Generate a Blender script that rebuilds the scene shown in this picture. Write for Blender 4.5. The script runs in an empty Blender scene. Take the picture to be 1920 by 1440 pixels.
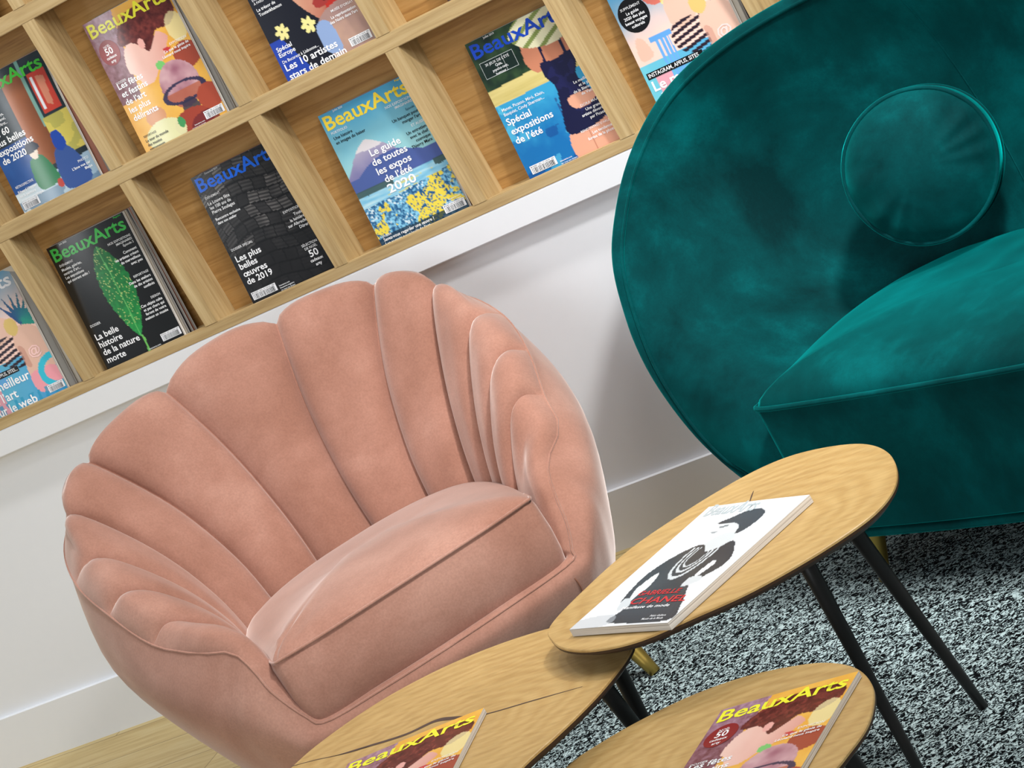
import bpy, bmesh, math, random
import numpy as np
from mathutils import Vector, Matrix
random.seed(7); rng = np.random.default_rng(5)
SC = bpy.context.scene; COL = SC.collection

# ------------------------------------------------------------------ camera
CAM_LOC = (3.77354, -4.62473, 1.67257)
CAM_R = [[0.792028, -0.518596, 0.322101], [0.363376, 0.824447, 0.433873], [-0.49056, -0.226596, 0.84143]]     # columns: right, forward, up
cd = bpy.data.cameras.new('camera'); cam = bpy.data.objects.new('camera', cd); COL.objects.link(cam)
cd.sensor_width = 36.0; cd.lens = 5471.76 / 1920 * 36; cd.clip_start = 0.05; cd.clip_end = 60
r_, f_, u_ = [Vector([CAM_R[i][k] for i in range(3)]) for k in range(3)]
M4 = Matrix.Identity(4)
for i in range(3):
    M4[i][0] = r_[i]; M4[i][1] = u_[i]; M4[i][2] = -f_[i]; M4[i][3] = CAM_LOC[i]
cam.matrix_world = M4
SC.camera = cam

# ------------------------------------------------------------------ world, lights, exposure
W = bpy.data.worlds.new('room_light'); SC.world = W; W.use_nodes = True
bg = W.node_tree.nodes['Background']; bg.inputs[0].default_value = (0.86, 0.94, 1.0, 1); bg.inputs[1].default_value = 0.32
def area(name, loc, target, size, power, color=(1, .97, .92), spread=math.pi, sizey=None):
    l = bpy.data.lights.new(name, 'AREA'); l.shape = 'RECTANGLE' if sizey else 'DISK'; l.size = size
    if sizey: l.size_y = sizey
    l.energy = power; l.color = color; l.spread = spread
    o = bpy.data.objects.new(name, l); COL.objects.link(o); o.location = loc
    o.rotation_euler = (Vector(target) - Vector(loc)).to_track_quat('-Z', 'Y').to_euler()
    return o
area('ceiling_panel', (3.5, -2.2, 2.75), (1.3, -0.7, 0.4), 1.0, 42, (1, .99, .97))
area('ceiling_spot', (3.4, -1.3, 2.75), (1.75, -0.35, 0.55), 0.25, 12, (1, .99, .97), math.radians(60))
area('ceiling_spot', (1.9, -1.3, 2.8), (1.7, -1.1, 0.3), 0.3, 2, (1, .99, .97))
for sx_ in (-0.25, 0.65, 1.55, 2.45):
    area('shelf_spot', (sx_, -0.55, 2.75), (sx_ - .1, 0.0, 0.9), 0.16, 9, (1, .99, .98))
area('front_window', (1.6, -7.0, 2.1), (0.9, 0, 0.7), 2.6, 98, (.90, .96, 1))
area('cover_glare_light', (-2.36, -2.76, 1.78), (.46, 0, 1.25), 0.4, 10, (.95, .98, 1), math.pi, 0.9)  # area light added for the glare streak on the bowed shelf covers
SC.view_settings.view_transform = 'Standard'; SC.view_settings.look = 'None'
SC.view_settings.gamma = 1.0; SC.view_settings.exposure = 0.0; SC.view_settings.use_curve_mapping = False

# ------------------------------------------------------------------ helpers
def lin(c):
    c = np.asarray(c, float) / 255.0
    return np.where(c <= .04045, c / 12.92, ((c + .055) / 1.055) ** 2.4)
def lin4(*c): return tuple(lin(c)) + (1.0,)
def mesh(name, verts, faces, smooth=True):
    me = bpy.data.meshes.new(name)
    me.from_pydata([tuple(map(float, v)) for v in verts], [], [tuple(int(i) for i in f) for f in faces]); me.validate()
    if smooth: me.polygons.foreach_set('use_smooth', [True] * len(me.polygons))
    me.update(); return me
def obj(name, me, mat=None, parent=None, loc=None):
    o = bpy.data.objects.new(name, me); COL.objects.link(o)
    if mat is not None and not me.materials: me.materials.append(mat)
    if parent: o.parent = parent
    if loc: o.location = loc
    return o
def thing(name, label, cat, loc=(0, 0, 0), rz=0.0, group=None):
    o = bpy.data.objects.new(name, None); COL.objects.link(o); o.empty_display_size = .1
    o.location = loc; o.rotation_euler = (0, 0, rz); o['label'] = label; o['category'] = cat
    if group: o['group'] = group
    return o
def struct(o): o['kind'] = 'structure'; return o
def bm_mesh(bm, name, smooth=False):
    me = bpy.data.meshes.new(name); bm.normal_update(); bm.to_mesh(me); bm.free()
    if smooth: me.polygons.foreach_set('use_smooth', [True] * len(me.polygons))
    return me
def add_box(bm, x0, x1, y0, y1, z0, z1):
    vs = [bm.verts.new(p) for p in ((x0,y0,z0),(x1,y0,z0),(x1,y1,z0),(x0,y1,z0),(x0,y0,z1),(x1,y0,z1),(x1,y1,z1),(x0,y1,z1))]
    for f in ((3,2,1,0),(4,5,6,7),(0,1,5,4),(1,2,6,5),(2,3,7,6),(3,0,4,7)): bm.faces.new([vs[i] for i in f])
    return vs
def box(name, x0, x1, y0, y1, z0, z1, mat, parent=None, bev=0.0):
    bm = bmesh.new(); add_box(bm, x0, x1, y0, y1, z0, z1)
    if bev: bmesh.ops.bevel(bm, geom=bm.edges[:], offset=bev, segments=2, affect='EDGES')
    return obj(name, bm_mesh(bm, name), mat, parent)
def tube_mesh(name, pts, rad, closed=False, n=8):
    """a round tube through pts (rad a number or list)"""
    P = np.asarray(pts, float); m = len(P)
    T = np.roll(P, -1, 0) - np.roll(P, 1, 0) if closed else np.gradient(P, axis=0)
    T /= np.linalg.norm(T, axis=1)[:, None] + 1e-12
    R = np.full(m, rad, float) if np.isscalar(rad) else np.asarray(rad, float)
    a = np.array([0, 0, 1.0]) if abs(T[0][2]) < .9 else np.array([1.0, 0, 0])
    V = []; nrm = np.cross(T[0], a); nrm /= np.linalg.norm(nrm)
    for i in range(m):
        nrm = nrm - T[i] * (nrm @ T[i]); nrm /= np.linalg.norm(nrm); b = np.cross(T[i], nrm)
        for k in range(n):
            t = 2 * math.pi * k / n; V.append(P[i] + R[i] * (math.cos(t) * nrm + math.sin(t) * b))
    F = []
    for i in range(m if closed else m - 1):
        j = (i + 1) % m
        for k in range(n): F.append((i*n+k, i*n+(k+1) % n, j*n+(k+1) % n, j*n+k))
    if not closed: F.append(tuple(range(n))[::-1]); F.append(tuple((m-1)*n+k for k in range(n)))
    return mesh(name, V, F)
def catmull(P, per=8, closed=False):
    P = np.asarray(P, float); m = len(P); out = []
    for i in range(m if closed else m - 1):
        if closed: p0, p1, p2, p3 = P[(i-1) % m], P[i], P[(i+1) % m], P[(i+2) % m]
        else: p0, p1, p2, p3 = P[max(i-1, 0)], P[i], P[i+1], P[min(i+2, m-1)]
        for k in range(per):
            t = k / per
            out.append(.5 * ((2*p1) + (-p0+p2)*t + (2*p0-5*p1+4*p2-p3)*t*t + (-p0+3*p1-3*p2+p3)*t**3))
    if not closed: out.append(P[-1])
    return np.array(out)
def interp_st(S, tau):
    """catmull-rom value of station table S at real-valued station tau (array)"""
    S = np.asarray(S, float); m = len(S); tau = np.clip(np.asarray(tau, float), 0, m - 1 - 1e-9)
    i = np.floor(tau).astype(int); t = (tau - i)[:, None]
    g = lambda k: S[np.clip(k, 0, m - 1)]
    p0, p1, p2, p3 = g(i-1), g(i), g(i+1), g(i+2)
    return .5 * ((2*p1) + (-p0+p2)*t + (2*p0-5*p1+4*p2-p3)*t*t + (-p0+3*p1-3*p2+p3)*t**3)
def grid_faces(nu, nv, cu=False):
    """faces of a nu x nv vertex grid, index i*nv+j"""
    F = []
    for i in range(nu if cu else nu - 1):
        a = i; b = (i + 1) % nu
        for j in range(nv - 1): F.append((a*nv+j, b*nv+j, b*nv+j+1, a*nv+j+1))
    return F
def grid_normals(G, cu=False):
    """normals of an array [nu,nv,3]"""
    du = (np.roll(G, -1, 0) - np.roll(G, 1, 0)) if cu else np.gradient(G, axis=0)
    dv = np.gradient(G, axis=1); n = np.cross(du, dv)
    return n / (np.linalg.norm(n, axis=2)[..., None] + 1e-9)

# ------------------------------------------------------------------ materials
def newmat(name, rough=.5, spec=.5):
    m = bpy.data.materials.new(name); m.use_nodes = True
    p = m.node_tree.nodes['Principled BSDF']; p.inputs['Roughness'].default_value = rough
    p.inputs['Specular IOR Level'].default_value = spec
    return m, m.node_tree.nodes, m.node_tree.links, p
def ramp(N, stops, interp='LINEAR'):
    r = N.new('ShaderNodeValToRGB'); e = r.color_ramp.elements; r.color_ramp.interpolation = interp
    while len(e) < len(stops): e.new(.5)
    for k, (pos, c) in enumerate(stops): e[k].position = pos; e[k].color = c
    return r
def coords(N, L, scale=(1, 1, 1), kind='Object'):
    t = N.new('ShaderNodeTexCoord'); m = N.new('ShaderNodeMapping'); m.inputs['Scale'].default_value = scale
    L.new(t.outputs[kind], m.inputs['Vector']); return m.outputs['Vector']
def noise(N, L, vec, scale, detail=4, rough=.55, dist=0.0):
    n = N.new('ShaderNodeTexNoise'); n.inputs['Scale'].default_value = scale; n.inputs['Detail'].default_value = detail
    n.inputs['Roughness'].default_value = rough; n.inputs['Distortion'].default_value = dist
    L.new(vec, n.inputs['Vector']); return n.outputs['Fac']
def bump(N, L, p, h, strength=.2, dist=.002):
    b = N.new('ShaderNodeBump'); b.inputs['Strength'].default_value = strength; b.inputs['Distance'].default_value = dist
    L.new(h, b.inputs['Height']); L.new(b.outputs['Normal'], p.inputs['Normal'])
def mixc(N, L, a, b, fac, mode='MIX'):
    m = N.new('ShaderNodeMix'); m.data_type = 'RGBA'; m.blend_type = mode
    for s, v in ((0, fac), (6, a), (7, b)):
        if hasattr(v, 'links'): L.new(v, m.inputs[s])
        else: m.inputs[s].default_value = v
    return m.outputs[2]
def plain(name, col, rough=.5, spec=.5, metal=0.0, var=.93):
    m, N, L, p = newmat(name, rough, spec); v = coords(N, L)
    f = noise(N, L, v, 35, 3); r = ramp(N, [(.3, tuple(c * var for c in col[:3]) + (1,)), (.7, col)])
    L.new(f, r.inputs[0]); L.new(r.outputs[0], p.inputs['Base Color']); p.inputs['Metallic'].default_value = metal
    return m
def oak(name, along, c1, c2, c3, rough=.45, freq=120):
    sc = [1.0, 1.0, 1.0]; sc[along] = .045
    m, N, L, p = newmat(name, rough, .35); v = coords(N, L, tuple(sc))
    f1 = noise(N, L, v, freq, 5, .62); f2 = noise(N, L, v, freq * .22, 3, .5, .6)
    r1 = ramp(N, [(.28, c1), (.5, c2), (.75, c3)]); L.new(f1, r1.inputs[0])
    r2 = ramp(N, [(.3, (.84, .8, .74, 1)), (.65, (1.06, 1.05, 1.03, 1))]); L.new(f2, r2.inputs[0])
    L.new(mixc(N, L, r1.outputs[0], r2.outputs[0], 1.0, 'MULTIPLY'), p.inputs['Base Color'])
    bump(N, L, p, f1, .12, .001)
    return m
OAKC = (lin4(170, 142, 98), lin4(194, 168, 122), lin4(206, 184, 142))
M_OAK_X = oak('oak_grain_across', 0, *OAKC)
M_OAK_Z = oak('oak_grain_upright', 2, *OAKC)
M_OAK_BACK = oak('oak_back_shaded', 0, lin4(146, 106, 58), lin4(174, 133, 78), lin4(188, 149, 95), .5, 130)  # oak darkened and more saturated; part of the recess shade is in the colour
M_WHITE = plain('white_paint', (.85, .86, .885, 1), .5, .3, 0, .99)
M_WALL = plain('white_wall_paint', (.84, .85, .88, 1), .65, .2, 0, .99)
M_BLACK = plain('black_metal', (.012, .010, .009, 1), .45, .4)
M_BRASS = plain('brushed_brass', lin4(176, 148, 74), .38, .5, .85)
M_PAPER = plain('page_edge_paper', lin4(214, 208, 198), .7, .2)
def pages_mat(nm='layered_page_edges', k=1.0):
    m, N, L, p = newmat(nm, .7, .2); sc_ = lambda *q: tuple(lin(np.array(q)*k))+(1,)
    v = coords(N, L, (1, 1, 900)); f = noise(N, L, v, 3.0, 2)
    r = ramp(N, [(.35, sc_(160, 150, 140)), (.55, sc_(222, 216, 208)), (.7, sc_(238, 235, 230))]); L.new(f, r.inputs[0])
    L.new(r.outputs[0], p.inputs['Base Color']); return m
M_PAGES = pages_mat(); M_PAGES_DARK = pages_mat('darker_page_edges', .72)  # second material scales the same page colours darker, for the spare copies

def table_oak():
    m, N, L, p = newmat('oak_slice_veneer', .42, .4)
    v = coords(N, L, (1, 1.6, 1)); w = N.new('ShaderNodeTexWave'); w.wave_type = 'RINGS'; w.rings_direction = 'Z'
    w.inputs['Scale'].default_value = 9; w.inputs['Distortion'].default_value = 7; w.inputs['Detail'].default_value = 3
    w.inputs['Detail Scale'].default_value = 1.2; L.new(v, w.inputs['Vector'])
    f2 = noise(N, L, coords(N, L, (8, 45, 1)), 3, 4); f3 = noise(N, L, coords(N, L), 5, 3)
    r = ramp(N, [(.0, lin4(186, 152, 97)), (.5, lin4(191, 158, 103)), (1, lin4(195, 163, 108))]); L.new(w.outputs['Fac'], r.inputs[0])
    r2 = ramp(N, [(.3, (.86, .83, .78, 1)), (.6, (1.03, 1.03, 1.02, 1))]); L.new(f2, r2.inputs[0])
    r3 = ramp(N, [(.3, (.92, .9, .86, 1)), (.7, (1.04, 1.04, 1.03, 1))]); L.new(f3, r3.inputs[0])
    c = mixc(N, L, r.outputs[0], r2.outputs[0], 1.0, 'MULTIPLY')
    L.new(mixc(N, L, c, r3.outputs[0], 1.0, 'MULTIPLY'), p.inputs['Base Color']); return m
M_TABLE = table_oak()
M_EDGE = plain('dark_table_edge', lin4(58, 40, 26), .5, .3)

def velvet(name, dark, mid, light, sheen_tint, sheen=.6, scale=5.0, lo=.38, hi=.66):
    m, N, L, p = newmat(name, .8, .05); v = coords(N, L)
    f1 = noise(N, L, v, scale, 6, .62, .25); f2 = noise(N, L, v, 260, 2)
    r = ramp(N, [(lo, dark), ((lo + hi) / 2, mid), (hi, light)]); L.new(f1, r.inputs[0])
    r2 = ramp(N, [(.3, (.9, .9, .9, 1)), (.7, (1.06, 1.06, 1.06, 1))]); L.new(f2, r2.inputs[0])
    L.new(mixc(N, L, r.outputs[0], r2.outputs[0], 1.0, 'MULTIPLY'), p.inputs['Base Color'])
    p.inputs['Sheen Weight'].default_value = sheen; p.inputs['Sheen Roughness'].default_value = .42
    p.inputs['Sheen Tint'].default_value = sheen_tint
    bump(N, L, p, f2, .04, .001); return m
M_PINK = velvet('blush_velvet', lin4(155, 110, 93), lin4(168, 122, 105), lin4(181, 136, 119), lin4(240, 226, 220), .9, 4.0)
M_PINKSEAM = velvet('blush_velvet_seam', lin4(140, 90, 70), lin4(152, 100, 80), lin4(160, 108, 88), lin4(226, 196, 180), .6, 9)
M_TEAL = velvet('teal_velvet', lin4(0, 34, 36), lin4(0, 56, 58), lin4(0, 84, 86), lin4(0, 180, 176), .85, 5.0, .34, .70)

def rug_mat():
    m, N, L, p = newmat('salt_and_pepper_pile', .95, .05); v = coords(N, L)
    f = noise(N, L, v, 125, 2, .6, 1.5); g = noise(N, L, v, 2.2, 3)
    r = ramp(N, [(.455, lin4(8, 10, 12)), (.51, lin4(70, 84, 88)), (.55, lin4(196, 216, 217))]); L.new(f, r.inputs[0])
    r2 = ramp(N, [(.3, (.85, .85, .85, 1)), (.7, (1, 1, 1, 1))]); L.new(g, r2.inputs[0])
    L.new(mixc(N, L, r.outputs[0], r2.outputs[0], 1.0, 'MULTIPLY'), p.inputs['Base Color'])
    bump(N, L, p, f, 1.0, .008); return m
M_RUG = rug_mat()
def floor_mat():
    m, N, L, p = newmat('oak_floor_boards', .4, .4); v = coords(N, L)
    b = N.new('ShaderNodeTexBrick'); b.offset = .37; b.inputs['Scale'].default_value = 1
    b.inputs['Brick Width'].default_value = 1.3; b.inputs['Row Height'].default_value = .135; b.inputs['Mortar Size'].default_value = .0012
    b.inputs['Color1'].default_value = (1, 1, 1, 1); b.inputs['Color2'].default_value = (.86, .84, .8, 1); b.inputs['Mortar'].default_value = (.35, .27, .15, 1)
    L.new(v, b.inputs['Vector'])
    f = noise(N, L, coords(N, L, (.06, 1, 1)), 60, 5, .6, .4)
    r = ramp(N, [(.3, lin4(190, 160, 98)), (.5, lin4(212, 186, 124)), (.72, lin4(224, 204, 150))]); L.new(f, r.inputs[0])
    L.new(mixc(N, L, r.outputs[0], b.outputs['Color'], 1.0, 'MULTIPLY'), p.inputs['Base Color']); return m
M_FLOOR = floor_mat()
def vcol_mat(name, rough, coat=0.0):
    m, N, L, p = newmat(name, rough, .5); a = N.new('ShaderNodeAttribute'); a.attribute_name = 'Col'
    L.new(a.outputs['Color'], p.inputs['Base Color']); p.inputs['Coat Weight'].default_value = coat; p.inputs['Coat Roughness'].default_value = .12
    return m
M_COVER = vcol_mat('printed_gloss_cover', .2, 0.0)

# ------------------------------------------------------------------ room shell
struct(box('floor', -4, 7, -7, .6, -.05, 0, M_FLOOR))
struct(box('wall_back', -4, 7, .03, .6, 0, .674, M_WALL))
struct(box('wall_upper', -4, 7, .09, .6, .674, 2.9, M_WALL))
bb = bmesh.new(); add_box(bb, -4, 7, .018, .03, 0, .121)
struct(obj('baseboard_back', bm_mesh(bb, 'baseboard'), M_WHITE))
bb = bmesh.new(); add_box(bb, -4, 7, 0, .09, .674, .727)
bmesh.ops.bevel(bb, geom=[e for e in bb.edges if all(abs(v.co.y) < 1e-6 for v in e.verts)], offset=.002, segments=2, affect='EDGES')
struct(obj('trim_1', bm_mesh(bb, 'fascia'), M_WHITE))

# ------------------------------------------------------------------ magazine shelf
P = .34; TH = .031; ZS = .75; PITCH = .362; X0 = -.34 * 4 - TH; X1 = .34 * 9
shelf = thing('magazine_shelf', 'oak magazine display shelf with open pigeonhole cells above the white ledge', 'shelf', (.85, .045, .727))
def sh(o):
    o.parent = shelf; o.matrix_parent_inverse = Matrix.Translation(-Vector(shelf.location)); return o
sh(box('back_panel', X0, X1, .072, .09, .727, 2.23, M_OAK_BACK))
for r in range(5):
    zt = ZS + PITCH * r; zb = zt - (.032 if r else .023)
    bm = bmesh.new()
    add_box(bm, X0, X1, 0, .011, zb, zt)            # raised front lip
    bmesh.ops.bevel(bm, geom=[e for e in bm.edges if all(abs(v.co.y) < 1e-6 for v in e.verts)], offset=.0015, segments=2, affect='EDGES')
    add_box(bm, X0, X1, .011, .072, zb, zt - .008)
    sh(obj('shelf_board', bm_mesh(bm, 'shelf_board'), M_OAK_X))
for k in range(-4, 10):
    for r in range(4):
        z0 = ZS + PITCH * r; z1 = z0 + .33
        bm = bmesh.new(); add_box(bm, k*P - TH, k*P, -.0003, .072, z0, z1)
        add_box(bm, k*P - TH, k*P, .011, .072, z0 - .008, z0)
        sh(obj('divider', bm_mesh(bm, 'divider'), M_OAK_Z))

# ------------------------------------------------------------------ printed covers (vertex-painted sheet + lettering as mesh)
CW, CH = .2145, .281
NX, NY = 105, 140
UU, VV = np.meshgrid(np.linspace(0, 1, NX), np.linspace(0, 1, NY))
def vnoise(su, sv, seed, octv=3):
    g = np.random.default_rng(seed); out = np.zeros_like(UU); amp = 1.0; tot = 0
    for o in range(octv):
        a = g.random((int(sv)+3, int(su)+3)); x = UU*su; y = VV*sv
        i = x.astype(int); j = y.astype(int); fx = x-i; fy = y-j; fx = fx*fx*(3-2*fx); fy = fy*fy*(3-2*fy)
        out += amp*((a[j, i]*(1-fx)+a[j, i+1]*fx)*(1-fy)+(a[j+1, i]*(1-fx)+a[j+1, i+1]*fx)*fy); tot += amp; amp *= .55; su *= 2; sv *= 2
    return out/tot
def inpoly(pts):
    m = np.zeros_like(UU, bool); n = len(pts)
    for k in range(n):
        x1, y1 = pts[k]; x2, y2 = pts[(k+1) % n]
        if y1 == y2: continue
        c = ((VV >= min(y1, y2)) & (VV < max(y1, y2))); m ^= c & (UU < x1 + (VV-y1)*(x2-x1)/(y2-y1))
    return m
def smoothpoly(pts): return inpoly([tuple(q) for q in catmull(pts, 6, True)])
def ell(cx, cy, rx, ry, ang=0):
    c, s = math.cos(ang), math.sin(ang); x = (UU-cx); y = (VV-cy)*CH/CW
    return ((x*c+y*s)/rx)**2 + ((-x*s+y*c)/(ry))**2 <= 1
class Art:
    def __init__(s, col): s.a = np.ones((NY, NX, 3))*np.array(col, float); s.txt = []
    def fill(s, mask, col, k=1.0):
        mk = (np.asarray(mask, float)*k)[..., None]; s.a = s.a*(1-mk)+np.array(col, float)*mk; return s
    def grad(s, mask, c1, c2, t):
        t = np.clip(t, 0, 1)[..., None]; mk = np.asarray(mask, float)[..., None]
        s.a = s.a*(1-mk)+(np.array(c1, float)*(1-t)+np.array(c2, float)*t)*mk; return s
    def T(s, lines, u, v, size, col=(255, 255, 255), al='l', lead=1.06, sx=1.0, bold=.012, fit=None, shear=0):
        if size >= .058: size *= .92; lead *= .95; bold = .018; sx = 1.15
        else: size *= .80; sx = 1.04; bold += .002
        if isinstance(lines, str): lines = [lines]
        for k, t in enumerate(lines): s.txt.append((t, u, v+k*lead*size*CW/CH, size, col, al, sx, bold, fit, shear))
        return s
    def R(s, u0, v0, u1, v1, col): s.txt.append(('#rect', u0, v0, u1, v1, col)); return s
    def disc(s, u, v, r, col): s.txt.append(('#disc', u, v, r, col)); return s
    def logo(s, col, v=.118, u0=.03, u1=.97, sub=True, shear=0):
        s.T('BeauxArts', u0, v, .2, col, bold=.018, fit=(u0, u1, .098), shear=shear)
        if sub: s.T('Magazine', .97, .016, .03, col, 'r', bold=.008)
        return s
    def bar(s, u0, v0, u1, v1):
        s.R(u0, v0, u1, v1, (236, 236, 240)); n = 17; g = np.random.default_rng(3)
        for k in range(n):
            a = u0+.015+(u1-u0-.03)*k/n; s.R(a, v0+(v1-v0)*.3, a+(u1-u0)*(.012+.022*g.random()), v1-(v1-v0)*.06, (30, 30, 34))
        s.T('M 01052 - 432 - F: 7,50 € - RD', u0+.01, v0+(v1-v0)*.22, .02, (30, 30, 34), bold=0, fit=(u0+.012, u1-.012, (v1-v0)*.14)); return s
_glyph = {}
def text_geom(t, bold, sx, shear):
    key = (t, bold, sx, shear)
    if key in _glyph: return _glyph[key]
    c = bpy.data.curves.new('t', 'FONT'); c.body = t; c.size = 1.0; c.offset = bold; c.resolution_u = 2; c.shear = shear; c.fill_mode = 'FRONT'
    o = bpy.data.objects.new('t', c); COL.objects.link(o); bpy.context.view_layer.update()
    me = o.evaluated_get(bpy.context.evaluated_depsgraph_get()).to_mesh()
    V = np.array([(v.co.x*sx, v.co.y) for v in me.vertices]) if len(me.vertices) else np.zeros((0, 2)); F = [tuple(p.vertices) for p in me.polygons]
    o.to_mesh_clear(); bpy.data.objects.remove(o); bpy.data.curves.remove(c)
    _glyph[key] = (V, F); return V, F
def cover_geom(art):
    """flat geometry in (u, v, lift) with a linear colour per vertex"""
    V = [np.stack([UU.ravel(), VV.ravel(), np.zeros(NX*NY)], 1)]; Cc = [lin(np.clip(art.a, 0, 255)).reshape(-1, 3)]
    F = [(j*NX+i, (j+1)*NX+i, (j+1)*NX+i+1, j*NX+i+1) for j in range(NY-1) for i in range(NX-1)]; n = NX*NY
    def push(vs, fs, col):
        nonlocal n
        V.append(vs); Cc.append(np.tile(lin(col), (len(vs), 1))); F.extend([tuple(i+n for i in f) for f in fs]); n += len(vs)
    lift = .0004
    for q in art.txt:
        lift += .00002
        if q[0] == '#rect':
            _, u0, v0, u1, v1, col = q; m = max(1, int((u1-u0)/.06))
            xs = np.linspace(u0, u1, m+1); vs = [(x, y, lift) for x in xs for y in (v0, v1)]
            push(np.array(vs), [(2*k, 2*k+1, 2*k+3, 2*k+2) for k in range(m)], col); continue
        if q[0] == '#disc':
            _, u, v, r, col = q; vs = [(u, v, lift)]
            for rr in (.5, 1): vs += [(u+rr*r*math.cos(2*math.pi*k/28), v-rr*r*math.sin(2*math.pi*k/28)*CW/CH, lift) for k in range(28)]
            fs = [(0, 1+k, 1+(k+1) % 28) for k in range(28)]+[(1+k, 29+k, 29+(k+1) % 28, 1+(k+1) % 28) for k in range(28)]
            push(np.array(vs), fs, col); continue
        t, u, v, size, col, al, sx, bold, fit, shear = q
        g, f = text_geom(t, bold, sx, shear)
        if not len(g): continue
        g = g.copy(); x0, x1 = g[:, 0].min(), g[:, 0].max()
        if fit:
            y1 = g[:, 1].max(); g[:, 0] = fit[0]+(g[:, 0]-x0)/(x1-x0)*(fit[1]-fit[0]); g[:, 1] = v-g[:, 1]/y1*fit[2]
        else:
            off = {'l': -x0, 'r': -x1, 'c': -(x0+x1)/2}[al]; g[:, 0] = u+(g[:, 0]+off)*size; g[:, 1] = v-g[:, 1]*size*CW/CH
        push(np.concatenate([g, np.full((len(g), 1), lift)], 1), f, col)
    return np.concatenate(V), F, np.concatenate(Cc)
WHT = (248, 248, 250); BLK = (14, 14, 16)

def art_leaf():
    a = Art((20, 21, 22)); a.logo((60, 178, 74))
    t = (VV-.14)/.72; ok = (t > 0) & (t < 1); tc = np.clip(t, 0, 1)
    half = .185*np.sin(math.pi*tc**.85)**.8; cen = .555+.02*np.sin(math.pi*tc)-.03*tc*(1-tc)
    m = ok & (np.abs(UU-cen) < half*(1+.03*np.sign(np.sin(tc*70)))); n = vnoise(34, 46, 3, 3)
    a.grad(m, (10, 84, 40), (40, 160, 74), n*.6+.55*tc**2)
    sp = (rng.random(UU.shape) > .93) & m & (tc < .85); a.fill(sp, (214, 214, 130), .8)
    a.fill(m & (np.abs(UU-cen) < .006), (120, 200, 110), .7)
    st = (VV > .85) & (VV < .985) & (np.abs(UU-(.571+.004*np.sin(VV*30))) < .012); a.fill(st, (110, 190, 90))
    a.T('Juin 2020', .17, .018, .032, WHT, bold=.004)
    a.T('ÉVÉNEMENT', .055, .165, .04, WHT, bold=0); a.T(['Musées, galeries,', 'centres d’art...', 'Les expositions', 'qui ouvrent enfin !'], .055, .20, .048, WHT)
    a.T(['NOS EXPOSITIONS', 'IMAGINAIRES', 'Épisode 2'], .97, .175, .04, WHT, 'r', bold=0); a.T(['Comment', 'les artistes créent', 'du merveilleux', 'avec peu'], .97, .275, .048, WHT, 'r')
    a.T('REPORTAGE', .97, .46, .04, WHT, 'r', bold=0); a.T(['Dans les ateliers', 'de dix artistes', 'confinés'], .97, .495, .048, WHT, 'r')
    a.T('DESIGN', .97, .645, .04, WHT, 'r', bold=0); a.T(['Ces objets culte', 'et pas chers qui', 'feront de votre', 'maison un musée'], .97, .68, .048, WHT, 'r')
    a.T('DOSSIER', .055, .655, .044, WHT, bold=0); a.T(['La belle', 'histoire', 'de la nature', 'morte'], .05, .757, .095, WHT, lead=.97)
    a.T(['beauxarts.com'], .72, .975, .03, WHT, 'r', bold=.002); a.bar(.76, .905, .99, .962); return a
def art_black():
    a = Art((24, 24, 26)); n = vnoise(7, 9, 11); b = np.zeros_like(UU); g = np.random.default_rng(8)
    yy = VV+.05*np.sin(UU*5)+.10*(UU-.5); row = np.floor(yy*11).astype(int); fy = yy*11-row
    xx = UU*(8+.7*np.sin(row*2.1))+row*.37+.15*np.sin(VV*23); colm = np.floor(xx).astype(int); fx = xx-colm
    h = np.abs(np.sin(row*12.9898+colm*78.233)*43758.5453) % 1
    page = .5+.5*np.sin(fy*22+h*6)
    lum = (18+70*h*page*(VV < .62)+16*h*page*(VV >= .62))*(fx > .08)*(fy > .14)*(.5+n)
    lum *= np.clip(1.35-VV*.9, .35, 1.2); a.a = lum[..., None]*np.array([1.08, 1.04, 1.0])+np.array([16, 16, 18])
    a.logo((18, 104, 232), sub=False)
    a.T('Décembre 2019', .17, .018, .03, (210, 210, 214), bold=.002)
    a.T('ÉVÉNEMENT', .05, .18, .04, WHT, bold=0); a.T(['Le Louvre fête', 'les 100 ans de', 'Pierre Soulages'], .05, .225, .055, WHT, lead=1.0)
    a.T(['Rencontre exclusive', 'dans son atelier'], .05, .345, .045, WHT)
    a.T('EXPOSITION', .95, .50, .042, WHT, 'r', bold=0); a.T(['Toute', 'la lumière', 'sur Albrecht', 'Dürer'], .95, .54, .05, WHT, 'r')
    a.T('DOSSIER SPÉCIAL', .05, .585, .042, WHT, bold=0); a.T(['Les plus', 'belles', 'œuvres', 'de 2019'], .05, .67, .092, WHT, lead=.95)
    a.T(['SÉLECTION', 'DE NOËL'], .86, .765, .042, WHT, 'c', bold=0); a.T('50', .86, .85, .10, WHT, 'c', bold=.02); a.T(['cadeaux', 'arty'], .86, .885, .052, WHT, 'c')
    a.T(['beauxarts.com', 'beauxarts-magazine', 'sur tous vos écrans'], .36, .945, .026, WHT, bold=.002); a.bar(.03, .905, .33, .962); return a
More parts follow.
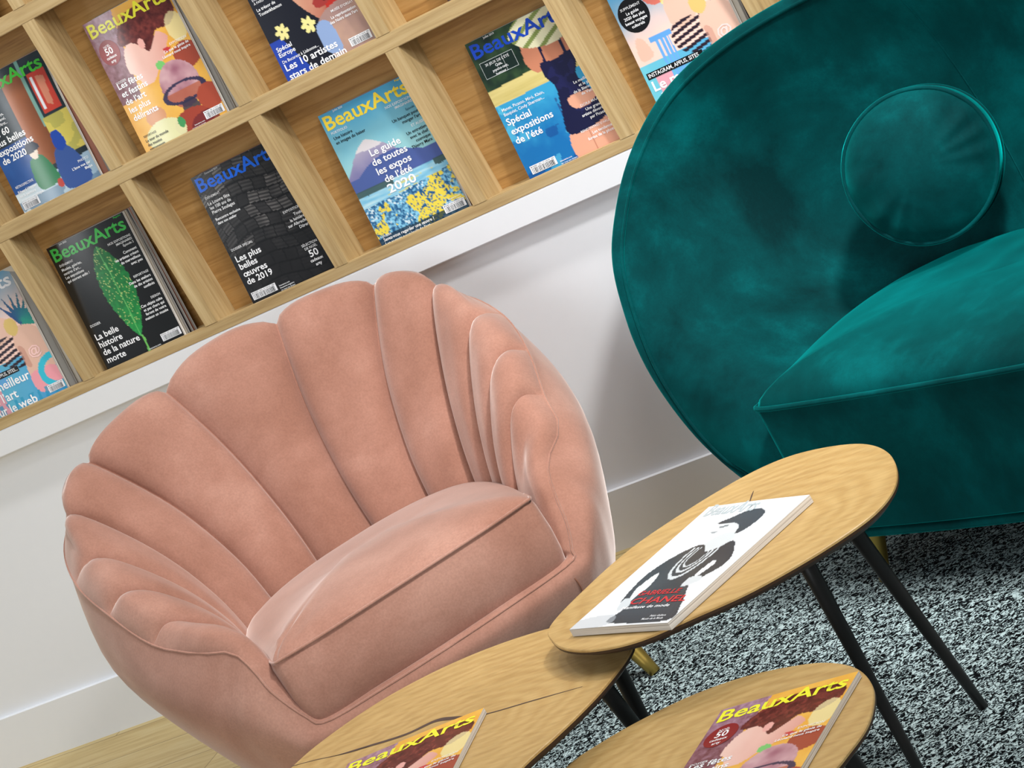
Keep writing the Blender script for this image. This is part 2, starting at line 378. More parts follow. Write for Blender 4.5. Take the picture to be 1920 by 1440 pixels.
def art_guide():
    a = Art((84, 168, 204)); n = vnoise(5, 7, 21)
    a.grad(np.ones_like(UU), (70, 158, 202), (150, 204, 210), VV/.4+.3*(n-.5))
    m = (VV > .27+.9*np.abs(UU-.34)**1.35+.02*(n-.5)) & (VV < .62); a.grad(m, (178, 170, 190), (110, 108, 160), (VV-.3)/.25+.5*(n-.5))
    a.fill(m & (VV < .325+.04*n), (232, 226, 224), .8)
    m2 = (VV > .50-.09*np.sin(np.clip((UU-.1)/.75, 0, 1)*math.pi)+.02*(n-.5)) & (VV < .62); a.grad(m2, (82, 98, 164), (70, 92, 150), n)
    lake = VV > .595; n2 = vnoise(6, 60, 5); a.grad(lake, (96, 176, 216), (206, 232, 236), n2)
    a.fill(lake & (n2 > .60) & (VV > .64) & (UU > .3), (226, 208, 96), .7)
    tr = (VV > .585) & (VV < .625+.012*vnoise(60, 3, 9)) & ((UU < .42) | (UU > .88)); a.fill(tr, (60, 84, 84), .9)
    fl = VV > .72-.05*UU+.03*(n-.5); sp = vnoise(60, 80, 31, 2); big = vnoise(5, 9, 33)
    a.grad(fl, (30, 84, 132), (140, 206, 236), (sp-.28)*2.8); a.fill(fl & (big > .53) & (sp > .40), (240, 214, 70), .95)
    a.fill(fl & (big < .40) & (sp > .6), (236, 240, 240), .8); a.fill(VV > .93+.03*(n-.5), (22, 42, 60), .75)
    a.logo((250, 222, 66))
    a.T('Juillet 2020', .17, .016, .03, WHT, bold=.002)
    a.T('PORTFOLIO', .05, .155, .042, WHT, bold=0); a.T(['Une histoire', 'en images du baiser'], .05, .195, .052, BLK)
    a.T(['NOS EXPOSITIONS', 'IMAGINAIRES'], .97, .155, .042, WHT, 'r', bold=0); a.T('Épisode 3', .97, .222, .036, (20, 60, 90), 'r', bold=0); a.T(['Un banquet pour', 'manger l’art'], .97, .26, .05, BLK, 'r')
    a.T('ET AUSSI', .97, .335, .042, WHT, 'r', bold=0); a.T(['Un entretien', 'avec le chef', 'cosmique', 'Thierry Marx'], .97, .375, .05, BLK, 'r')
    a.T(['Le guide', 'de toutes', 'les expos', 'de l’été'], .50, .40, .098, WHT, 'c', lead=1.03); a.T('2020', .49, .678, .14, WHT, 'c', fit=(.333, .648, .062))
    a.T('DOSSIER', .05, .935, .034, WHT, bold=0); a.T(['Savez-vous regarder une œuvre ?', 'Les secrets pour jouir de l’art'], .05, .962, .052, WHT, lead=.95)
    a.T(['beauxarts.com', 'sur tous vos écrans'], .97, .885, .026, WHT, 'r', bold=.002); a.bar(.76, .905, .99, .962); return a
def art_special():
    a = Art((36, 60, 44)); n = vnoise(9, 12, 41); a.grad(np.ones_like(UU), (14, 34, 28), (70, 100, 56), n*1.2-.3)
    wood = (VV > .35-.03*UU) & (VV < .46-.02*UU); a.grad(wood, (196, 178, 104), (226, 210, 142), vnoise(3, 70, 43))
    w = VV >= .46-.02*UU; a.grad(w, (54, 158, 204), (20, 110, 176), (VV-.46)/.4+.8*(n-.5)); a.fill(w & (vnoise(5, 8, 47) > .6) & (VV > .72), (16, 70, 140), .6); a.fill(w & (vnoise(6, 9, 48) > .66), (110, 206, 232), .5)
    sk = (198, 128, 98); skl = (226, 164, 136)
    a.fill(smoothpoly([(.60, .19), (.90, .19), (.97, .30), (.93, .36), (.60, .36), (.56, .27)]), sk)
    a.fill(smoothpoly([(.54, .17), (.63, .34), (.545, .37), (.47, .29), (.50, .14)]), sk)
    a.fill(smoothpoly([(.90, .22), (1.02, .30), (1.06, .52), (.98, .62), (.95, .60), (.99, .50), (.93, .36)]), sk)
    a.fill(smoothpoly([(.58, .80), (.93, .80), (.95, 1.01), (.56, 1.01)]), skl); a.fill((np.abs(UU-.74) < .008) & (VV > .83), (160, 96, 74), .6)
    a.fill(smoothpoly([(.60, .32), (.73, .335), (.94, .32), (.90, .42), (.86, .50), (.95, .66), (.96, .79), (.74, .835), (.55, .81), (.60, .62), (.63, .50), (.58, .40)]), (20, 22, 60)); a.fill((n > .55) & smoothpoly([(.62, .4), (.88, .38), (.85, .5), (.93, .7), (.6, .75)]), (34, 36, 92), .5)
    a.fill((np.abs(UU-.645-.1*(.32-VV)) < .012) & (VV > .2) & (VV < .34), (20, 22, 60)); a.fill((np.abs(UU-.86) < .014) & (VV > .2) & (VV < .34), (20, 22, 60))
    a.fill(smoothpoly([(.70, .60), (.86, .60), (.98, .63), (.86, .69), (.74, .69), (.68, .65)]), skl)
    hat = smoothpoly([(.44, .06), (.62, -.02), (.90, -.02), (.98, .10), (1.0, .19), (.80, .235), (.56, .20), (.44, .13)]); a.fill(hat, (232, 228, 190)); a.fill(hat & (np.sin((UU*1.0+VV*2.6)*26) > .45), (120, 138, 66), .9)
    a.logo((22, 70, 190), sub=False, u1=1.0)
    a.T('Juillet 2019', .2, .018, .032, WHT, bold=.002)
    a.R(.05, .155, .41, .27, (200, 206, 206)); a.R(.054, .158, .406, .267, (20, 40, 34)); a.T('30 JEUX DE L’ÉTÉ', .23, .19, .042, WHT, 'c', bold=0); a.T(['Quiz,', 'psycho-test,', 'humour...'], .23, .215, .042, WHT, 'c')
    a.T(['Manet, Picasso, Miró, Klein,', 'Basquiat, Cindy Sherman...'], .05, .505, .05, WHT, bold=.002); a.T(['Spécial', 'expositions', 'de l’été'], .04, .602, .094, WHT, lead=1.07)
    a.T(['Le meilleur', 'et le pire', 'de la Biennale', 'de Venise'], .97, .535, .045, WHT, 'r'); a.T('DORA MAAR', .97, .69, .042, WHT, 'r', bold=0); a.T(['Une grande', 'artiste dévorée', 'par Picasso'], .97, .725, .045, WHT, 'r'); a.T('RENCONTRES D’ARLES', .97, .845, .036, WHT, 'r', bold=0); a.T(['Les tendances', 'fortes de la photo'], .97, .88, .045, WHT, 'r')
    a.bar(.05, .905, .33, .962); a.T(['beauxarts.com', 'sur tous vos écrans'], .36, .96, .026, WHT, bold=.002); return a
def art_web():
    a = Art((240, 200, 190)); n = vnoise(4, 6, 51)
    a.grad(np.ones_like(UU), (40, 140, 200), (246, 206, 192), VV*2.2+.5*UU-.15+.3*(n-.5)); a.grad(VV > .62, (110, 196, 214), (70, 150, 206), UU+.4*(n-.5))
    a.fill(ell(.42, .17, .14, .17), (222, 96, 74), .8); a.fill(smoothpoly([(.47, .20), (.58, .20), (.60, .33), (.46, .33)]), (240, 230, 130), .7)
    sk = (228, 186, 166); sks = (200, 146, 128)
    a.fill(smoothpoly([(.47, .30), (.66, .30), (.70, .44), (.60, .50), (.46, .47)]), sk); a.fill(smoothpoly([(.66, .30), (.78, .34), (.86, .22), (.89, .24), (.80, .41), (.66, .38)]), sk); a.fill(ell(.56, .245, .05, .07), sks); a.fill(ell(.56, .22, .055, .03), (70, 40, 70))
    a.fill(smoothpoly([(.44, .47), (.72, .47), (.80, .66), (.62, .70), (.42, .62)]) & (np.sin((VV*1.6+UU*.25)*95) > -.2), (40, 26, 40))
    for k in range(9):
        t = -2.3+.36*k; a.fill(inpoly([(.88+.035*math.sin(t), .40-.03*math.cos(t)), (.88+.27*math.cos(t), .36+.27*math.sin(t)*.74), (.88-.035*math.sin(t), .40+.03*math.cos(t))]), (48, 84+8*k, 132))
    a.fill(smoothpoly([(.77, .42), (.98, .46), (1.02, .66), (.98, .80), (.70, .80), (.72, .62), (.68, .54)]), sk); a.fill(smoothpoly([(.70, .56), (.76, .58), (.76, .72), (.70, .70)]), sks, .7); a.fill(ell(.74, .40, .075, .09), (216, 186, 112))
    a.fill(smoothpoly([(.70, .78), (.98, .78), (1.0, .93), (.72, .93)]), (240, 160, 170)); a.fill(inpoly([(.20, .47), (.42, .47), (.42, .51), (.20, .51)]), (96, 160, 222)); a.fill(inpoly([(.24, .51), (.38, .51), (.40, .80), (.26, .80)]) & (np.sin(UU*150) > -.6), (104, 166, 226)); a.fill(inpoly([(.10, .68), (.26, .68), (.26, 1.0), (.10, 1.0)]), (238, 158, 170), .9)
    a.fill(smoothpoly([(.07, .46), (.14, .46), (.18, .58), (.05, .59)]), sk); a.fill((((UU-1.0)/.22)**2+((VV-.82)/.14)**2 < 1) & (((UU-1.0)/.15)**2+((VV-.82)/.09)**2 > 1), (60, 190, 214)); a.fill((VV > .9) & (np.sin(UU*60+9*n) > .4), (40, 150, 190), .7)
    a.logo((240, 240, 244), sub=False)
    a.disc(.17, .30, .15, BLK); a.T('SUPPLÉMENT', .17, .25, .042, WHT, 'c', bold=0); a.T(['Le guide', '2020 des plus', 'beaux voyages', 'culturels'], .17, .285, .046, WHT, 'c')
    a.T('@', .86, .66, .14, (250, 206, 200), 'c', bold=.004); a.R(.03, .675, .60, .718, BLK); a.T('INSTAGRAM, APPLIS, SITES...', .045, .708, .046, WHT, bold=.006, fit=(.045, .585, .026))
    a.T(['Le meilleur', 'de l’art', 'sur le web'], .04, .80, .135, WHT, bold=.022, lead=1.0); a.bar(.80, .905, .99, .962); return a
def art_expos():
    a = Art((26, 44, 40)); n = vnoise(6, 8, 61)
    a.grad(np.ones_like(UU), (18, 30, 34), (50, 62, 70), n); a.grad((UU > .46) & (UU < .72) & (VV > .06) & (VV < .76), (176, 104, 62), (120, 70, 44), (UU-.46)/.26+.3*(n-.5)); a.fill((UU > .70) & (UU < .74) & (VV < .5), (120, 170, 160), .9)
    a.fill((UU > .76) & (UU < .97) & (VV > .12) & (VV < .42), (196, 66, 52)); a.fill((UU > .72) & (VV > .44) & (VV < .74), (206, 190, 92)); a.fill((UU > .72) & (VV > .44) & (n > .55) & (VV < .74), (150, 150, 80), .5)
    a.grad((UU < .46) & (VV > .5), (24, 60, 120), (40, 90, 160), n); a.grad(VV > .84-.06*UU, (214, 224, 228), (150, 176, 196), UU); a.fill((VV > .9) & (n > .55), (70, 100, 130), .5)
    a.fill(smoothpoly([(.36, .68), (.52, .66), (.60, .80), (.58, .88), (.34, .88)]), (46, 122, 78)); a.fill(ell(.45, .61, .055, .085), (232, 214, 196)); a.fill(smoothpoly([(.37, .58), (.44, .535), (.53, .57), (.53, .61), (.38, .62)]), (38, 44, 60))
    a.fill(smoothpoly([(.66, .70), (.82, .68), (.92, .84), (.90, .97), (.62, .95)]), (56, 84, 146)); a.fill(smoothpoly([(.72, .56), (.80, .56), (.83, .66), (.76, .70), (.70, .66)]), (34, 70, 160)); a.fill(ell(.58, .90, .035, .045), (186, 70, 60))
    a.logo((70, 196, 60), sub=False)
    a.T(['Hopper, Goya,', 'Matisse, Chanel,', 'Damien Hirst...'], .34, .29, .05, WHT, 'r', bold=.006); a.T(['Les 60', 'plus belles', 'expositions', 'de 2020'], .05, .42, .098, WHT, lead=.98)
    a.fill((np.abs(UU-.80) < .012) & (VV > .15) & (VV < .39), (226, 228, 234)); a.fill(inpoly([(.84, .15), (.93, .17), (.90, .39), (.84, .36)]), (212, 150, 120), .8)
    a.T('RÉTROSPECTIVE', .05, .80, .042, WHT, bold=0); a.T(['Edward Hopper', 'ou la peinture', 'cinématographique'], .05, .84, .048, WHT); a.T('PHOTO', .97, .83, .042, WHT, 'r', bold=0); a.T(['L’âme vue par', 'Blaise'], .97, .865, .045, WHT, 'r'); a.bar(.03, .905, .26, .962); a.T(['beauxarts.com'], .30, .985, .028, WHT, bold=.002); return a
def art_fetes():
    a = Art((236, 186, 84)); n = vnoise(7, 9, 71); f = vnoise(30, 40, 72)
    a.grad(np.ones_like(UU), (240, 190, 92), (226, 160, 60), n)
    a.grad((UU < .36-.2*(VV-.1)) & (VV < .62), (176, 140, 158), (110, 60, 66), f*1.0-.3+1.2*VV)
    a.grad(smoothpoly([(.34, .15), (.48, .07), (.75, .05), (.95, .09), (.98, .19), (.87, .27), (.72, .26), (.64, .33), (.55, .37), (.47, .30), (.36, .27), (.28, .24)]), (70, 24, 26), (132, 60, 52), f*1.4-.2)
    a.grad(smoothpoly([(.30, .30), (.40, .26), (.50, .31), (.56, .37), (.66, .31), (.72, .27), (.80, .33), (.76, .38), (.70, .44), (.57, .51), (.46, .57), (.35, .56), (.31, .48), (.25, .43)]), (240, 200, 186), (216, 150, 136), (UU-.3)*1.5+.3*(n-.5)); a.fill(ell(.52, .30, .035, .05), (232, 170, 160)); a.fill(smoothpoly([(.70, .40), (.78, .41), (.73, .44)]), (196, 60, 60))
    a.fill(ell(.92, .30, .10, .14), (232, 222, 168), .8); a.fill(ell(.90, .50, .14, .12), (160, 72, 54)); a.fill(ell(.60, .49, .05, .04), (120, 196, 110))
    a.grad(ell(.70, .66, .21, .22), (150, 92, 110), (226, 190, 190), n*1.3-.1); a.fill(ell(.70, .66, .21, .22) & (VV > .70), (178, 96, 70), .8); a.fill((np.abs(((UU-.7)/.22)**2+((VV-.72)/.07)**2-1) < .25), (60, 52, 80)); a.fill(ell(.70, .84, .09, .10), (44, 44, 70), .8)
    a.fill(ell(.66, .93, .22, .12), (160, 66, 50)); a.fill(ell(.92, .82, .13, .12), (168, 74, 54)); a.fill(ell(.30, .79, .12, .09), (214, 150, 104)); a.fill(smoothpoly([(.66, .92), (.86, .90), (.90, 1.0), (.62, 1.0)]), (110, 40, 44), .8); a.fill(ell(.32, .93, .24, .14), (226, 226, 176), .95); a.fill(ell(.53, .90, .04, .05), (70, 150, 90))
    a.logo((240, 236, 62), sub=False)
    a.disc(.15, .255, .12, (140, 44, 44)); a.T('NOËL', .15, .215, .04, WHT, 'c', bold=0); a.T('50', .15, .265, .095, WHT, 'c', bold=.02); a.T(['cadeaux', 'arty'], .15, .295, .048, WHT, 'c')
    a.T('DOSSIER', .05, .475, .042, WHT, bold=0); a.T(['Les fêtes', 'et festins', 'de l’art', 'les plus', 'délirants'], .05, .511, .088, WHT, lead=1.03)
    a.T('EXPOSITION', .97, .40, .04, WHT, 'r', bold=0); a.T(['Ce que le génie de', 'Léonard nous inspire'], .97, .435, .044, WHT, 'r'); a.T('REPORTAGE', .06, .885, .036, BLK, bold=0); a.T(['Le tour du monde', 'des musées', 'extravagants'], .06, .92, .048, BLK)
    a.bar(.78, .905, .99, .962); a.T(['beauxarts.com', 'sur tous vos écrans'], .76, .965, .024, WHT, 'r', bold=.002); return a
def art_artistes():
    a = Art((22, 24, 36)); n = vnoise(5, 7, 81)
    a.fill((UU < .32-.6*(1-VV)) & (VV > .7), (30, 64, 168)); a.grad(smoothpoly([(.38, .05), (.94, .05), (.98, .40), (.90, .60), (.74, .76), (.62, .72), (.46, .56), (.38, .38)]), (206, 150, 124), (150, 66, 52), (UU-.4)*1.4+.5*(n-.5)); a.grad(smoothpoly([(.64, .20), (.88, .22), (.90, .50), (.80, .70), (.70, .68), (.74, .48)]), (206, 62, 46), (176, 40, 34), n)
    a.fill(ell(.48, .38, .07, .035), (236, 220, 206)); a.fill(ell(.48, .38, .03, .03), (60, 40, 36)); a.fill(ell(.80, .36, .07, .03), (210, 150, 130)); a.fill(smoothpoly([(.60, .58), (.70, .56), (.80, .585), (.72, .63), (.62, .63)]), (158, 54, 50)); a.fill(smoothpoly([(.70, .595), (.76, .59), (.72, .61)]), (60, 16, 18)); a.fill((np.abs(UU-.65-.02*VV) < .015) & (VV > .3) & (VV < .5), (150, 70, 56), .6)
    a.grad(smoothpoly([(.56, .72), (.92, .64), (1.02, .76), (1.0, 1.0), (.60, 1.0)]), (198, 160, 136), (150, 120, 120), n); a.fill(smoothpoly([(.52, .74), (.66, .74), (.68, .94), (.52, .92)]), (140, 164, 206))
    for cx, cy in ((.18, .665), (.46, .70)):
        for k in range(6): t = k*1.05; a.fill(ell(cx+.045*math.cos(t), cy+.045*math.sin(t)*.74, .035, .022, t), (236, 226, 150))
        a.fill((np.abs(UU-cx-.02) < .012) & (VV > cy) & (VV < cy+.06), (236, 226, 150))
    a.logo((240, 210, 60)); a.T(['ÉVÉNEMENT', 'À PARIS'], .04, .40, .04, WHT, bold=0); a.T(['Le trésor de', 'Toutankhamon'], .04, .475, .052, WHT); a.T(['Spécial', 'Europe'], .04, .775, .062, WHT, lead=.95); a.T('De Bucarest à Lisbonne...', .04, .86, .05, WHT, bold=.006); a.T(['Les 10 artistes', 'stars de demain'], .04, .915, .098, WHT, lead=1.0)
    a.T(['Un musée', 'inédit', 'galerie', 'en France'], .97, .50, .052, WHT, 'r'); a.T('MUSÉE D’ORSAY', .97, .70, .04, WHT, 'r', bold=0); a.T(['La représentation', 'des Noirs dans l’art'], .97, .74, .046, WHT, 'r'); a.bar(.76, .905, .99, .962); return a
def art_simple(c1, c2, seed, lines, col=WHT):
    a = Art(c1); n = vnoise(5, 7, seed); a.grad(np.ones_like(UU), c1, c2, n*1.6-.3); a.logo(col, sub=False); a.T(lines, .06, .80, .05, col, bold=.004); return a
def art_toppink():
    a = art_simple((110, 160, 206), (196, 120, 140), 91, [], WHT); a.fill(smoothpoly([(.1, .86), (.5, .80), (.98, .84), (.95, .98), (.4, .99)]), (150, 60, 70), .8); a.fill((VV > .93) & (UU > .4), (90, 140, 200), .8); a.T(['L’art qui rend', 'heureux ou pas'], .95, .90, .085, WHT, 'r', bold=.02, lead=1.0); return a
def art_portrait():
    a = Art((240, 243, 246)); n = vnoise(5, 7, 95); dk = (62, 70, 78)
    lt = (212, 218, 222)
    a.fill(smoothpoly([(.40,.17),(.52,.17),(.62,.20),(.63,.29),(.56,.325),(.46,.315),(.41,.28),(.37,.25),(.37,.21)]), (222, 227, 230)); a.fill(smoothpoly([(.37,.245),(.44,.25),(.42,.262),(.38,.256)]), (150, 158, 164)); a.fill(smoothpoly([(.41,.205),(.48,.20),(.47,.214),(.41,.216)]), (120, 128, 134))
    a.fill(smoothpoly([(.50,.29),(.64,.27),(.70,.35),(.60,.42),(.46,.38)]), (214, 220, 223)); a.fill(smoothpoly([(.33,.175),(.42,.13),(.50,.09),(.62,.075),(.72,.11),(.745,.17),(.72,.25),(.66,.285),(.61,.22),(.52,.185),(.44,.182)]), dk)
    a.grad(smoothpoly([(.36,.37),(.46,.36),(.55,.42),(.64,.40),(.72,.345),(.80,.39),(.90,.49),(.90,.57),(.80,.66),(.74,.67),(.78,.60),(.80,.53),(.75,.51),(.73,.62),(.80,.72),(.92,.85),(.96,.98),(.36,.97),(.36,.88),(.34,.78),(.36,.68),(.31,.58),(.27,.60),(.25,.70),(.30,.79),(.24,.80),(.19,.68),(.18,.57),(.24,.46)]), (66, 74, 82), (42, 48, 56), n)
    a.fill(smoothpoly([(.24,.78),(.31,.78),(.38,.84),(.30,.87)]), lt); a.fill(smoothpoly([(.70,.64),(.80,.63),(.84,.67),(.72,.71)]), lt)
    for rr in (.10, .14, .19): a.fill((np.abs(((UU-.52)/(rr*.72))**2+((VV-.44)/rr)**2-1) < .13) & (VV > .38), (214, 220, 224))
    a.fill(smoothpoly([(.0, .93), (.30, .90), (.40, .96), (.30, 1.0), (.0, 1.0)]), (190, 196, 202), .6)
    a.logo((190, 200, 204), sub=False, u0=.06, u1=.57, v=.088); a.T('GABRIELLE', .30, .76, .1, (206, 46, 52), bold=.02, fit=(.345, .76, .036)); a.T('CHANEL', .30, .83, .1, (206, 46, 52), bold=.025, fit=(.36, .92, .048)); a.T('Manifeste de mode', .34, .868, .05, WHT, bold=.01, fit=(.34, .82, .022)); a.T(['Palais Galliera', 'Musée de la Mode'], .90, .945, .034, WHT, 'r', bold=.002); return a

def magazine(name, label, art, M, w=CW, h=CH, thick=.006, bow=.002, curl=0.0, group='magazines', plain_col=None, fan=.004):
    """M: 4x4 frame, origin at the cover's bottom left, x right, y up the cover, z out of the cover; thickness goes to -z"""
    t = bpy.data.objects.new(name, None); COL.objects.link(t); t.empty_display_size = .05
    t['label'] = label; t['category'] = 'magazine'; t['group'] = group; t.matrix_world = M
    def warp(u, v, z):
        x = u*w; y = (1-v)*h
        zz = z + bow*np.sin(math.pi*np.clip(u, 0, 1)) + curl*(np.clip((.35-v)/.35, 0, 1)**2)*(.3+.7*u)
        return np.stack([x, y, zz], -1)
    if art is not None:
        V, F, Cc = art; me = mesh('front_cover', warp(V[:, 0], V[:, 1], V[:, 2]), F, False)
        at = me.color_attributes.new('Col', 'FLOAT_COLOR', 'POINT'); at.data.foreach_set('color', np.concatenate([Cc, np.ones((len(Cc), 1))], 1).ravel().astype(np.float32))
        sm = np.zeros(len(me.polygons), bool); sm[:] = True; me.polygons.foreach_set('use_smooth', sm)
        obj('front_cover', me, M_COVER, t)
    else:
        g = np.stack(np.meshgrid(np.linspace(0, 1, 12), np.linspace(0, 1, 12)), -1).reshape(-1, 2)
        obj('front_cover', mesh('front_cover', warp(g[:, 0], g[:, 1], np.zeros(len(g))), [(j*12+i, (j+1)*12+i, (j+1)*12+i+1, j*12+i+1) for j in range(11) for i in range(11)]), plain_col, t)
    # page block: closed slab following the cover, fore edge fanned out a little
    n = 10; V = []; F = []
    for (z, e) in ((-.0004, 0.0), (-thick*.5, fan), (-thick, fan*.5)):
        for j in range(n+1):
            for i in range(n+1): V.append(warp(np.array(i/n*(1+e*i/n/w*1.0)), np.array(j/n), np.array(z)))
    k = (n+1)**2
    for j in range(n):
        for i in range(n):
            q = j*(n+1)+i; F.append((q, q+n+1, q+n+2, q+1)); q += 2*k; F.append((q, q+1, q+n+2, q+n+1))
    for lay in (0, 1):
        o = lay*k
        for i in range(n):
            for a, b in ((i+1, i), (n*(n+1)+i, n*(n+1)+i+1), (i*(n+1), (i+1)*(n+1)), ((i+1)*(n+1)+n, i*(n+1)+n)): F.append((o+a, o+b, o+b+k, o+a+k))
    obj('page_block', mesh('page_block', V, F, False), M_PAGES if art is not None else M_PAGES_DARK, t)
    return t
G = {k: cover_geom(f()) for k, f in dict(leaf=art_leaf, black=art_black, guide=art_guide, special=art_special, web=art_web, expos=art_expos, fetes=art_fetes, artistes=art_artistes, toppink=art_toppink, portrait=art_portrait).items()}
G['brown'] = cover_geom(art_simple((52, 34, 30), (86, 60, 50), 101, ['Les plus beaux musées', 'du monde à visiter', 'cette année'], (216, 200, 190)))
G['cream'] = cover_geom(art_simple((236, 232, 222), (220, 206, 170), 103, ['Le paysage', 'en peinture'], (70, 80, 60)))
def lean_frame(x, zf, y0=.020, y1=.060, h=CH, roll=0.0):
    up = Vector((0, y1-y0, math.sqrt(h*h-(y1-y0)**2))).normalized(); rt = Vector((1, 0, 0)); n = rt.cross(up)
    M = Matrix.Identity(4)
    for i in range(3): M[i][0] = rt[i]; M[i][1] = up[i]; M[i][2] = n[i]; M[i][3] = (x, y0, zf)[i]
    return M @ Matrix.Rotation(roll, 4, 'Z')
MG = [plain('magazine_cover_grey', lin4(150, 146, 140), .4), plain('magazine_cover_sand', lin4(206, 196, 180), .4), plain('magazine_cover_dark', lin4(46, 40, 44), .4), plain('magazine_cover_rust', lin4(150, 96, 76), .4)]
Z1, Z2, Z3 = ZS-.0077, ZS+PITCH-.0077, ZS+2*PITCH-.0077
SHM = [ # key, x, z, label, spare copies behind (dx), bow, curl
 ('web', -.309, Z1, 'pink and blue collage cover magazine in the lowest row, left of the green leaf cover', (.018, .030), .010, -.004),
 ('leaf', .020, Z1, 'black magazine with a green speckled leaf and green title in the lowest shelf row', (.006, .011, .016), .004, 0),
 ('black', .421, Z1, 'black magazine with stacked dark books and a blue title in the lowest row', (.009, .018), .003, 0),
 ('guide', .752, Z1, 'magazine with a snowy mountain, blue lake and yellow title in the lowest row', (.010, .019), .003, 0),
 ('special', 1.110, Z1, 'magazine showing a woman in a navy swimsuit and striped sun hat', (.012,), .005, 0),
 ('web', 1.414, Z1, 'pink and blue collage cover magazine partly hidden by the teal sofa top', (.013, .024), .004, 0),
 ('cream', 1.745, Z1, 'pale cream magazine just peeping out above the top of the teal sofa', (.012,), .003, 0),
 ('expos', .050, Z2, 'magazine with two people at a white table and green title, far left of middle row', (.016, .026), .009, -.004),
 ('fetes', .388, Z2, 'yellow magazine with a red haired head and large goblet standing in middle shelf row', (.012, .022, .030), .008, 0),
 ('artistes', .757, Z2, 'dark magazine with a large red lit face and pale yellow flowers', (.010,), .003, 0),
 ('brown', 1.145, Z2, 'dark brown magazine cut off by the top edge, right of the red lit face', (), .003, 0),
 ('toppink', .030, Z3, 'pink and blue magazine in the highest row at the top left corner', (), .003, 0)]
ORD = ('first', 'second', 'third')
for i, (key, x, z, lab, sp, bow, curl) in enumerate(SHM):
    magazine('magazine', lab, G[key], lean_frame(x, z, .0235), thick=.0045, bow=bow, curl=curl, group='magazines on the display shelf')
    short = lab.split(' magazine')[0] if i not in (0, 5, 2, 3, 4) else {0: 'left collage cover', 5: 'right collage cover', 2: 'stacked books cover', 3: 'snowy mountain cover', 4: 'navy swimsuit cover'}[i]
    for q, dx in enumerate(sp):
        magazine('magazine', '%s spare magazine tucked behind the %s, only page edges visible' % (ORD[q], {1: 'green leaf cover', 6: 'pale cream cover', 7: 'two people at table cover', 8: 'yellow cover on the shelf', 9: 'red lit face cover'}.get(i, short)),
                 None, lean_frame(x+dx, z, .0235+.0065*(q+1), .0655+.0012*q), thick=.004, bow=bow*.8, group='spare magazines behind the shelf covers', plain_col=MG[(i+q) % 4])

# ------------------------------------------------------------------ carpet
rug = box('rug', .955, 4.6, -3.6, -.17, 0.0005, .010, M_RUG)
rug['label'] = 'black and white flecked carpet under the sofa and the low tables'; rug['category'] = 'rug'

# ------------------------------------------------------------------ blush armchair (local x = viewer's right, y = back, z = up)
AC = math.radians(42)
chair = thing('tub_armchair', 'blush pink velvet shell armchair with fluted back, in front of the white wall', 'armchair', (.769+.008*math.cos(AC), -.584+.008*math.sin(AC), 0), AC)
ST_P = [(0,-.395,.71),(.13,-.39,.70),(.335,-.335,.672),(.425,-.222,.635),(.450,-.07,.592),(.432,.07,.543),(.397,.18,.483),(.345,.28,.455),(.300,.335,.440),(.286,.37,.408),(.280,.39,.362),(.255,.405,.300),(.230,.413,.275),(.12,.425,.273),(0,.43,.273)]
ST_K = [(0,-.335,.752),(.117,-.33,.742),(.30,-.29,.712),(.378,-.192,.666),(.385,-.05,.602),(.365,.08,.548),(.330,.19,.490),(.295,.275,.462),(.268,.32,.436),(.256,.352,.40),(.250,.37,.355),(.235,.385,.300),(.22,.39,.273),(.12,.40,.271),(0,.405,.271)]
ST_Q = [(0,-.15,.34),(.058,-.145,.34),(.165,-.105,.34),(.243,-.02,.342),(.262,.07,.345),(.266,.14,.35),(.264,.21,.35),(.258,.26,.34),(.250,.30,.32),(.245,.33,.30),(.238,.35,.28),(.228,.37,.265),(.212,.38,.255),(.12,.39,.255),(0,.395,.255)]
ST_1 = [(0,-.43,.48),(.14,-.425,.48),(.36,-.35,.46),(.45,-.22,.45),(.475,-.05,.44),(.465,.07,.42),(.435,.19,.39),(.395,.28,.36),(.36,.335,.34),(.34,.37,.325),(.315,.395,.30),(.285,.412,.262),(.25,.42,.25),(.125,.432,.245),(0,.437,.245)]
ST_2 = [(0,-.385,.25),(.12,-.38,.25),(.31,-.31,.25),(.385,-.2,.25),(.415,-.04,.25),(.408,.07,.25),(.39,.18,.24),(.365,.26,.225),(.34,.31,.22),(.32,.34,.21),(.30,.36,.205),(.27,.378,.195),(.24,.385,.19),(.12,.395,.185),(0,.40,.185)]
ST_B = [(0,-.30,.11),(.10,-.295,.11),(.23,-.24,.11),(.30,-.15,.11),(.335,-.03,.11),(.335,.06,.11),(.33,.14,.11),(.315,.2,.11),(.30,.245,.11),(.285,.27,.11),(.27,.285,.11),(.25,.295,.11),(.225,.30,.11),(.115,.31,.11),(0,.315,.11)]
NS = len(ST_P)
RIGHT = {7: (.382,.235,.436), 8: (.325,.30,.414), 9: (.300,.345,.383), 10: (.284,.385,.328), 11: (.266,.402,.29), 12: (.250,.413,.275)}
def mirror_tab(S):      # stations -14..14 so the spline is smooth across the back centre
    S0 = np.array(S, float); L_ = S0[1:][::-1]*np.array([-1, 1, 1])
    S1 = S0.copy()
    if S is ST_P or S is ST_K:
        for k, v in RIGHT.items(): S1[k] = S0[k]+(np.array(v)-np.array(ST_P[k]))
    return np.concatenate([L_, S1])
def loop(S, tau): q = interp_st(mirror_tab(S), tau+NS-1); q = q.copy(); q[:, 1] *= -1; return q   # n -> local -y
